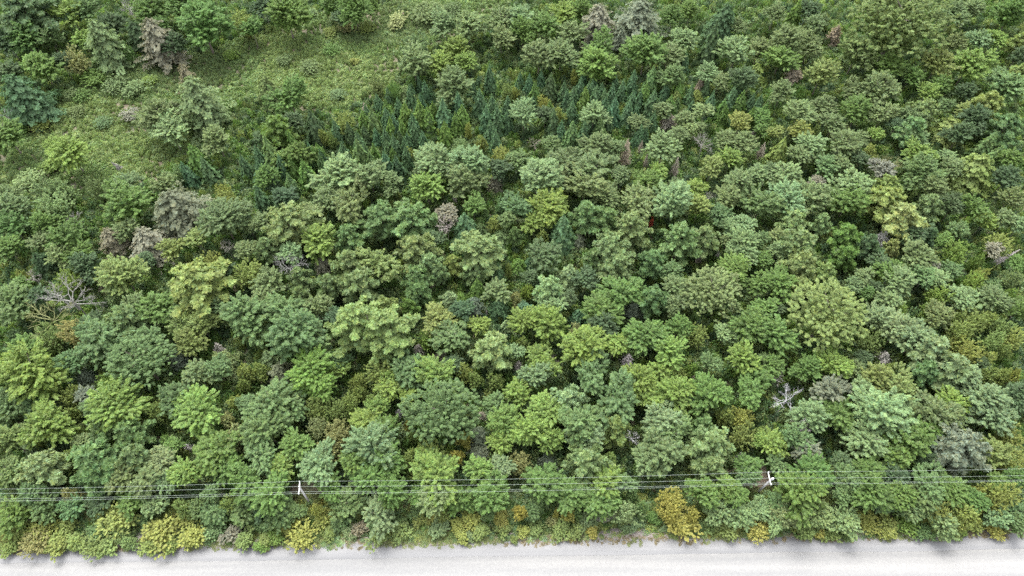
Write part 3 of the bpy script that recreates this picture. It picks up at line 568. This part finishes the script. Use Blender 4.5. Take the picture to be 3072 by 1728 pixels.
k = ~clear & (s_ < -1.9) & (np.abs(X) < halfw(Y)) & ~md_ & ~((fnoise(X, Y, .12, 3) < -.9) & (s_ > -11)); X, Y = X[k], Y[k]; n = len(X)
Z = ground_z(X, Y); big = rng.random(n); sr = .8+.8*big
S3 = np.stack([sr, sr, (1.0+3.0*rng.random(n)**1.5)*np.clip((-road_s(X, Y)-2)/12, .3, 1)], 1)
near = (road_s(X, Y) > -7)[:, None]; tone = np.where(near, mixc('hYolgb', [4, 3, 3, 2, 2, 1], n), mixc('gpbdoy', [3, 3, 1, 2, 1, 1], n))
scatter("undergrowth", np.stack([X, Y, Z], 1), rng.uniform(0, 6.28, n), S3, tone, rng.integers(0, 5, n), TUFTS,
        "dense mixed green undergrowth filling the gaps beneath the trees", "undergrowth")
X, Y = jgrid(-260, 120, 90, 330, .95); md_ = in_poly(X, Y, MEADOW) & (np.abs(X) < halfw(Y)); X, Y = X[md_], Y[md_]; n = len(X)
f1 = fnoise(X, Y, .10, 11); f2 = fnoise(X, Y, .35, 12); keep = rng.random(n) < .97-.2*(f2 < -.8); X, Y, f1, f2 = X[keep], Y[keep], f1[keep], f2[keep]; n = len(X)
sr = .60+.35*rng.random(n)**2+.14*f2+(rng.random(n) < .06)*.7
base = np.where((f1 > .35)[:, None], alb(142, 164, 98), np.where((f1 < -.6)[:, None], alb(126, 148, 92), alb(132, 158, 94)))
tone = base*(1+rng.normal(0, .10, (n, 1)))*(1+.05*f2[:, None]); accent = rng.random(n) < .04; tone[accent] = PAL['h']  # a few shrubs, picked at random, take the warm green tone
scatter("meadow_shrubs", np.stack([X, Y, ground_z(X, Y)], 1), rng.uniform(0, 6.28, n), np.stack([sr, sr, .7+1.0*rng.random(n)+.35*np.maximum(f2, 0)], 1), tone, rng.integers(0, 5, n), TUFTS,
        "low tangled green and olive shrub cover of the open boggy clearing", "ground cover")
# low scrub along the road
X, Y = jgrid(-150, 150, 20, 50, .80); s_ = road_s(X, Y); fS = fnoise(X, Y, .30, 21); fT = fnoise(X, Y, .18, 22)
k = (s_ < -.25+.35*fS) & (s_ > -8) & (rng.random(len(X)) < np.clip(.95+.5*fS, .15, 1)); X, Y, fS, fT = X[k], Y[k], fS[k], fT[k]; n = len(X); s_ = road_s(X, Y)
tone = np.where((fT > .55)[:, None], mixc('YOhY', [4, 1, 3, 1], n), np.where((fT < -.5)[:, None], mixc('bBgl', [3, 2, 3, 2], n), mixc('Yhogl', [2, 3, 3, 2, 2], n)))*1.05
sr = rng.uniform(.5, .95, n); S3 = np.stack([sr, sr, rng.uniform(.6, 1.5, n)*np.clip((-s_+.8)/4, .3, 1)], 1)
scatter("roadside_scrub", np.stack([X, Y, ground_z(X, Y)], 1), rng.uniform(0, 6.28, n), S3, tone, rng.integers(0, 5, n), TUFTS,
        "tangled low yellow-green and olive scrub running along the pale road", "scrub")
# verge grass
X, Y = jgrid(-140, 140, 22, 46, .42); s_ = road_s(X, Y); fN = fnoise(X, Y, .22, 5)
k = (s_ < .75) & (s_ > -9.0) & (rng.random(len(X)) < np.clip(.75+.35*fN, .2, 1)*np.clip((-s_+.8)/1.0, .22, 1)); X, Y = X[k], Y[k]; n = len(X); s_ = road_s(X, Y); fN = fN[k]
tone = np.where((fN > .1)[:, None], np.array(alb(140, 150, 92)), np.array(alb(150, 138, 104)))*(1+rng.normal(0, .14, (n, 1)))
sr = rng.uniform(.28, .5, n); S3 = np.stack([sr, sr, rng.uniform(.3, .8, n)*np.clip((-s_+.3)/2.5, .35, 1)], 1)
scatter("verge_grass", np.stack([X, Y, ground_z(X, Y)+np.where(s_ > -.9, .09, 0)], 1), rng.uniform(0, 6.28, n), S3, tone, rng.integers(0, 4, n), GRASS,
        "thin olive and straw coloured grass along the edge of the pale road", "grass")
# woods beyond the frame
X, Y = jgrid(-330, 330, 22, 420, 6.0); hw = halfw(Y)-24
k = (road_s(X, Y) < -9) & ~in_poly(X, Y, MEADOW) & ((np.abs(X) > hw+6) | (Y > 203)); X, Y = X[k], Y[k]; n = len(X)
protos = []
for key in (('D', 1, 0), ('D', 1, 1), ('D', 1, 2), ('M', 1, 0), ('M', 1, 1)):
    me = MESH[key].copy(); me.materials.clear(); me.materials.append(LEAF_I); protos.append(me)
rr_ = rng.uniform(3.4, 5.6, n)
scatter("distant_woodland", np.stack([X, Y, 3+rr_*rng.uniform(.7, 1.3, n)], 1), rng.uniform(0, 6.28, n), np.stack([rr_, rr_, rr_*1.05], 1), mixc('gpbdly', [3, 3, 3, 2, 2, 1], n), rng.integers(0, 5, n), protos,
        "continuous mixed forest canopy carrying on beyond the counted trees", "woodland")

# ------------------------------------------------------------------ utility line: two poles, four wires
def build_pole(top_px, base_px, arm_a, arm_b, ptop, label, extra):
    """top and foot seen in the photo; the poles lean a little"""
    T_ = Vector(at(*top_px, ptop)); B_ = Vector(at(*base_px, 0)); root = link("utility_pole", None); root.location = B_
    t = T_ - B_
    V, F = tube([(0, 0, -.3), tuple(t*.5), tuple(t)], [.19, .165, .13], 12); acc = Acc(); acc.add(V, F)
    V, F = tube([tuple(t), tuple(t*1.0+Vector((0, 0, .03)))], [.13, .01], 12); acc.add(V, F)
    link("pole", acc.mesh("pole", POLEWOOD), root)
    a, b = Vector(at(*arm_a, ptop-.25))-B_, Vector(at(*arm_b, ptop-.25))-B_
    d = (b-a).normalized(); sd_ = Vector((-d.y, d.x, 0)); V = []
    for p in (a-d*.08, b+d*.08):
        for u, v in ((-1, -1), (1, -1), (1, 1), (-1, 1)): V.append(p + sd_*.07*u + Vector((0, 0, .075))*v)
    F = [(0, 1, 5, 4), (1, 2, 6, 5), (2, 3, 7, 6), (3, 0, 4, 7), (3, 2, 1, 0), (4, 5, 6, 7)]
    link("crossarm", mesh_from("crossarm", np.array([tuple(v) for v in V]), np.array(F), [ARMWOOD]), root)
    for sg in (.28, .72):
        p = a.lerp(b, sg); c = t*.90
        V, F = tube([tuple(p), tuple((p+c)/2), tuple(c)], [.025]*3, 5); acc = Acc(); acc.add(V, F); link("brace", acc.mesh("brace", STEEL), root)
    att = []
    def insul(p):
        pr = [(.03, 0), (.03, .08), (.10, .10), (.06, .15), (.11, .17), (.07, .23), (.07, .26), (.09, .28), (.03, .33), (.005, .335)]
        an = np.arange(10)*.6283; V = np.array([(p.x+r*math.cos(q), p.y+r*math.sin(q), p.z+z) for r, z in pr for q in an]); F = []
        for i in range(len(pr)-1):
            for j in range(10): F.append((i*10+j, i*10+(j+1) % 10, (i+1)*10+(j+1) % 10, (i+1)*10+j))
        link("insulator", mesh_from("insulator", V, np.array(F), [PORCELAIN]), root)
        att.append(B_ + p + Vector((0, 0, .30)))
    insul(a + Vector((0, 0, .07))); insul(t.copy()); insul(b + Vector((0, 0, .07)))
    # neutral bracket lower on the pole
    q = t*(1-2.3/ptop); an = sd_*.0 + Vector((0, -.20, 0)); V, F = tube([tuple(q), tuple(q+an)], [.05, .05], 6); acc = Acc(); acc.add(V, F); link("neutral_bracket", acc.mesh("neutral_bracket", STEEL), root)
    att.append(B_ + q + an)
    if extra:
        c = t*.93 + Vector((.30, .12, 0)); V, F = tube([tuple(c+Vector((0, 0, z))) for z in (-.45, -.44, .3, .33)], [.05, .17, .17, .05], 12); acc = Acc(); acc.add(V, F)
        link("transformer_can", acc.mesh("transformer_can", STEEL), root)
    tag(root, label, "utility pole", "utility poles along the road")
    return att
P1 = build_pole((898, 1461), (927, 1505), (899.5, 1446), (896.5, 1482.5), 10.5, "grey wooden utility pole on the left, crossarm near vertical, foot leaning right", False)
P2 = build_pole((2316, 1436), (2276, 1474), (2304.5, 1418), (2312.5, 1454.5), 10.5, "grey wooden utility pole on the right with insulators bunched at its top", True)
def cat_wire(A, B, sag, r=.018, n=24):
    u = np.linspace(0, 1, n); P = np.outer(1-u, A)+np.outer(u, B); P[:, 2] -= sag*4*u*(1-u); return P
for i in range(4):
    A, B = P1[i], P2[i]; acc = Acc(); D_ = B-A; r = .012
    pts = np.concatenate([cat_wire(A-D_, A, 1.0)[:-1], cat_wire(A, B, 1.0)[:-1], cat_wire(B, B+D_, 1.0)])
    V, F = tube(pts, np.full(len(pts), r), 5); acc.add(V, F)
    o = link("power_line", acc.mesh("power_line", WIRE)); o.data.name = "power_line"
    tag(o, ["pale overhead wire farthest from the road, on the crossarm tips", "pale overhead wire second from the forest side, on the pole tops",
            "pale overhead wire on the road-side crossarm tips, close above another", "pale overhead wire fixed lowest on the poles, partner of the crossarm one"][i], "overhead wire", "wires strung between the utility poles")

# ------------------------------------------------------------------ trees
# landmarks that labels refer to: photo pixel and how to name them
LAND = [((898, 1465), "the left utility pole"), ((2316, 1440), "the right utility pole"), ((1325, 1240), "the big round blue-green crown"), ((340, 480), "the large pale larch in the clearing"),
        ((200, 900), "the large bare whitish tree at left"), ((1110, 975), "the star-shaped twin-topped pine"), ((1960, 220), "the dark conifer cluster at top"),
        ((2715, 90), "the giant crown at top right"), ((2490, 950), "the giant warm green crown"), ((2710, 660), "the pale olive pine at right"), ((1960, 650), "the rust-red treetop"),
        ((1880, 1075), "the whitish dead spruce"), ((2375, 1200), "the white forked dead tree"), ((1875, 450), "the reddish dead spruce"), ((1706, 825), "the silvery blue spruce"),
        ((2640, 1245), "the big lobed light green crown"), ((2880, 1340), "the dark crown at lower right"), ((1340, 670), "the pinkish bare crown"), ((565, 1343), "the small white dead treetop"),
        ((465, 115), "the leaning tan larch"), ((70, 30), "the dark pine in the top left corner"), ((2860, 1060), "the long pale pine ridge"), ((1565, 355), "the light green maple among spruces"),
        ((2150, 1340), "the broad pine above the wires"), ((935, 1110), "the vivid green maple"), ((250, 1390), "the pale pine pair lower left"), ((680, 1010), "the wide blue-green crown"), ((2020, 1540), "the golden bush cluster by the road"),
        ((590, 830), "the broad layered green pine"), ((2120, 425), "the grey twiggy crown"), ((1290, 360), "the dense spruce stand"), ((3000, 770), "the leaning white snag"), ((120, 1110), "the bright round maple at left"),
        ((640, 20), "the tall green crown near top left"), ((1540, 1610), "the road edge below centre"), ((400, 1600), "the road edge at lower left"), ((2800, 1600), "the road edge at lower right"), ((700, 640), "the olive crown beside the grey larch"),
        ((1140, 220), "the clearing's right edge"), ((3060, 400), "the photo's right edge"), ((10, 560), "the photo's left edge")]
def sector(dx, dy):
    a = math.degrees(math.atan2(-dy, dx)) % 360
    return ["right of", "above right of", "above", "above left of", "left of", "below left of", "below", "below right of"][int(((a+22.5) % 360)//45)]
KNAME = {'D': ('broadleaf_tree', 'broadleaf tree', 'tree'), 'd': ('leafy_sapling', 'leafy sapling', 'sapling'), 'M': ('maple_tree', 'maple', 'tree'), 'P': ('pine_tree', 'pine', 'pine'), 'S': ('spruce_tree', 'spruce', 'spruce'),
         'F': ('larch_tree', 'feathery conifer', 'conifer'), 'A': ('bush', 'bush', 'bush'), 'N': ('dead_conifer', 'dead conifer', 'dead tree'), 'X': ('dead_tree', 'bare dead tree', 'dead tree'), 'Z': ('snag', 'leaning snag', 'dead tree')}
RATIO = {'N': 2.2, 'S': 2.5, 'F': 2.0}
rs = random.Random(11)
rows = []
for key, txt in TREES.items():
    for e in txt.split('|'):
        f = [float(v) for v in e.split()]
        rows.append((key[0], key[1], f[0], f[1], f[2], f[3] if len(f) > 3 else None))
rows.sort(key=lambda r: (r[3], r[2]))
proto_obj = {}
def instance(name, mesh, parent):
    """first use creates the object, later uses copy it"""
    k = (name, mesh.name)
    if k not in proto_obj:
        o = bpy.data.objects.new(name, mesh); proto_obj[k] = o
    else:
        o = proto_obj[k].copy()
    COL.objects.link(o); o.parent = parent
    return o
info = []
ORD = ['', 'second ', 'third ', 'fourth ', 'fifth ', 'sixth ', 'seventh ', 'eighth ', 'ninth ', 'tenth ']
for kind, col, px, py, wp, ratio in rows:
    p = at(px, py, 6.0)
    for it in range(3):
        sc_ = px_per_m(p); wm = wp/sc_
        if kind in 'DM': H = (4.2+.78*wm) if py < 1500 else (2.2+.72*wm); zc = H-.45*wm
        elif kind == 'P': H = 5.5+.62*wm; zc = H*.70
        elif kind in 'SFN': H = wm*(ratio or RATIO[kind])*{'S': 1.2, 'F': .82, 'N': 1.0}[kind]; zc = H*.52
        elif kind == 'A': H = (.78 if py < 1540 else .58)*wm+.5; zc = H*.62
        elif kind == 'X': H = 4+.8*wm; zc = H-.35*wm
        else: H = 9.; zc = 5.
        if kind == 'A' and in_poly(p[0], p[1], MEADOW): H *= .75
        if kind == 'A' and py < 1540 and not in_poly(p[0], p[1], MEADOW): zc += 4.2; H += 4.4
        p = at(px, py, zc)
    x, y = p[0], p[1]; r = wm*.5; rz = rs.uniform(0, 6.283); jc = 1+rs.gauss(0, .06); hue = rs.gauss(0, .04)
    kk = 'd' if (kind == 'D' and wp < 64) else kind
    nm, kw, cat = KNAME[kk]
    c = PAL[col]; jc *= {'A': 1.16, 'P': 1.12, 'S': 1.2, 'F': 1.2, 'N': 1.8, 'X': .85}.get(kind, 1.0); c4 = (c[0]*jc*(1+hue), c[1]*jc, c[2]*jc*(1-hue), 1)
    root = link(nm, None); root.location = (x, y, float(ground_z(np.array(x), np.array(y)))); root.rotation_euler = (0, 0, rz)
    root.empty_display_size = .5
    bark = (1, 1, 1, 1)
    if kind in 'DM':
        cls = (4 if ratio == 9 else 3 if r > 7 and kind == 'D' else 2) if r > 4.6 else (1 if r > 2.4 else 0); me = MESH[kind, cls, rs.randrange(NV[kind, cls])]
        cr = instance("crown", me, root); vz = rs.uniform(.9, 1.12); cr.location = (0, 0, zc); cr.scale = (r*1.22*rs.uniform(.92, 1.08), r*1.22*rs.uniform(.88, 1.12), r*1.12*vz); cr.color = c4
        tr = instance("trunk", rs.choice(TRUNK), root); tr.scale = (r, r, H*.92); tr.color = bark
    elif kind == 'P':
        cls = 3 if wp > 200 else (2 if r > 4.5 else 1); me = MESH[kind, cls, rs.randrange(NV[kind, cls])]
        cr = instance("crown", me, root); zb = H*.34; cr.location = (0, 0, zb); cr.scale = (r*1.15, r*1.15, H-zb); cr.color = c4
        tr = instance("trunk", rs.choice(TRUNK_C), root); tr.scale = (r*.8, r*.8, H*.97); tr.color = bark
    elif kind in 'SF':
        me = MESH[kind, 1, rs.randrange(NV[kind, 1])]
        cr = instance("crown", me, root); wd = (1.6 if kind == 'S' else 1.2)*rs.uniform(.88, 1.12); cr.scale = (r*wd, r*wd, H); cr.color = c4
        tr = instance("trunk", rs.choice(TRUNK_C), root); tr.scale = (r, r, H*.96); tr.color = bark
    elif kind == 'A':
        cls = 1 if r > 1.8 else 0; me = MESH['A', cls, rs.randrange(NV['A', cls])]
        bpy.data.objects.remove(root); root = instance(nm, me, None); root.location = (x, y, float(ground_z(np.array(x), np.array(y)))-.05); root.rotation_euler = (0, 0, rz)
        k_ = 1.30 if py > 1540 else 1.24; root.scale = (r*k_, r*k_, H*(1.15 if py > 1540 else 1)); root.color = c4
    elif kind == 'N':
        cr = instance("dead_branches", MESH['N', 1, rs.randrange(4)], root); cr.scale = (r, r, H); cr.color = c4
        tr = instance("dead_trunk", rs.choice(TRUNK_N), root); tr.scale = (r*.8, r*.8, H); tr.color = c4
    elif kind == 'X':
        cr = instance("dead_branches", MESH['X', 1, rs.randrange(4)], root); cr.location = (0, 0, H-r*.62); cr.scale = (r, r, r); cr.color = c4
        tr = instance("dead_trunk", rs.choice(TRUNK_X), root); tr.scale = (r*.7, r*.7, H*.9); tr.color = c4
    else:
        L_ = wp/sc_*1.1; tr = instance("dead_trunk", TRUNK_N[0], root); tr.scale = (2.6, 2.6, L_); tr.color = c4
        cr = instance("dead_branches", MESH['N', 1, 0], root); cr.scale = (.8, .8, L_); cr.color = c4
        sgn = -1 if px < 1536 else 1
        root.rotation_euler = (0, sgn*.75, .25*sgn); root.location = (x - sgn*L_*.34, y, .5)
    info.append([root, kind, col, px, py, wp, kw, cat])

# labels: size, colour and kind, then where it stands from the nearest landmark; ordinal when two still agree
seen = {}
def size_word(kind, wp):
    if kind in 'SNFXZ': return ''
    if kind == 'A': return 'large ' if wp > 75 else ('small ' if wp < 42 else '')
    return 'huge ' if wp > 150 else ('large ' if wp > 110 else ('small ' if wp < 56 else ''))
for it in info:
    root, kind, col, px, py, wp, kw, cat = it
    L_ = sorted(LAND, key=lambda l: math.hypot(l[0][0]-px, l[0][1]-py)); d0 = math.hypot(L_[0][0][0]-px, L_[0][0][1]-py)
    pl, nm = L_[0]
    if d0 < 30: where = "at"
    else: where = sector(px-pl[0], py-pl[1])
    it.append((size_word(kind, wp)+CNAME[col]+' '+kw, where, nm, d0)); seen.setdefault(it[-1][:3], []).append(it)
for k3, its in seen.items():
    its.sort(key=lambda i: i[-1][3])
    for n_, i in enumerate(its):
        look, where, nm, d0 = i[-1]
        o_ = ORD[n_].strip() if n_ < len(ORD) else str(n_)+'th'
        near = 'just ' if (n_ == 0 and 30 <= d0 < 90) else ''
        text = ((o_+' nearest ') if n_ else ('nearest ' if len(its) > 1 else '')) + look + ' ' + near + where + ' ' + nm
        if d0 < 30 and not n_ and 'pole' not in nm and 'edge' not in nm: text = nm.replace('the ', '', 1) + ', a ' + look
        if where == 'at': text = text.replace(' at the ', ' beside the ')
        tag(i[0], text, i[7], {'D': 'broadleaf trees of the mixed forest', 'M': 'maples of the mixed forest', 'P': 'tall pines of the mixed forest', 'S': 'spruces of the mixed forest', 'F': 'feathery conifers of the mixed forest',
                               'A': 'bushes between the trees and along the road', 'N': 'dead conifers of the mixed forest', 'X': 'bare dead trees of the mixed forest', 'Z': 'leaning snags'}[i[1]])
lb = [i[0]['label'] for i in info]
print("trees", len(info), "unique labels", len(set(lb)), "words", max(len(t.split()) for t in lb), min(len(t.split()) for t in lb))
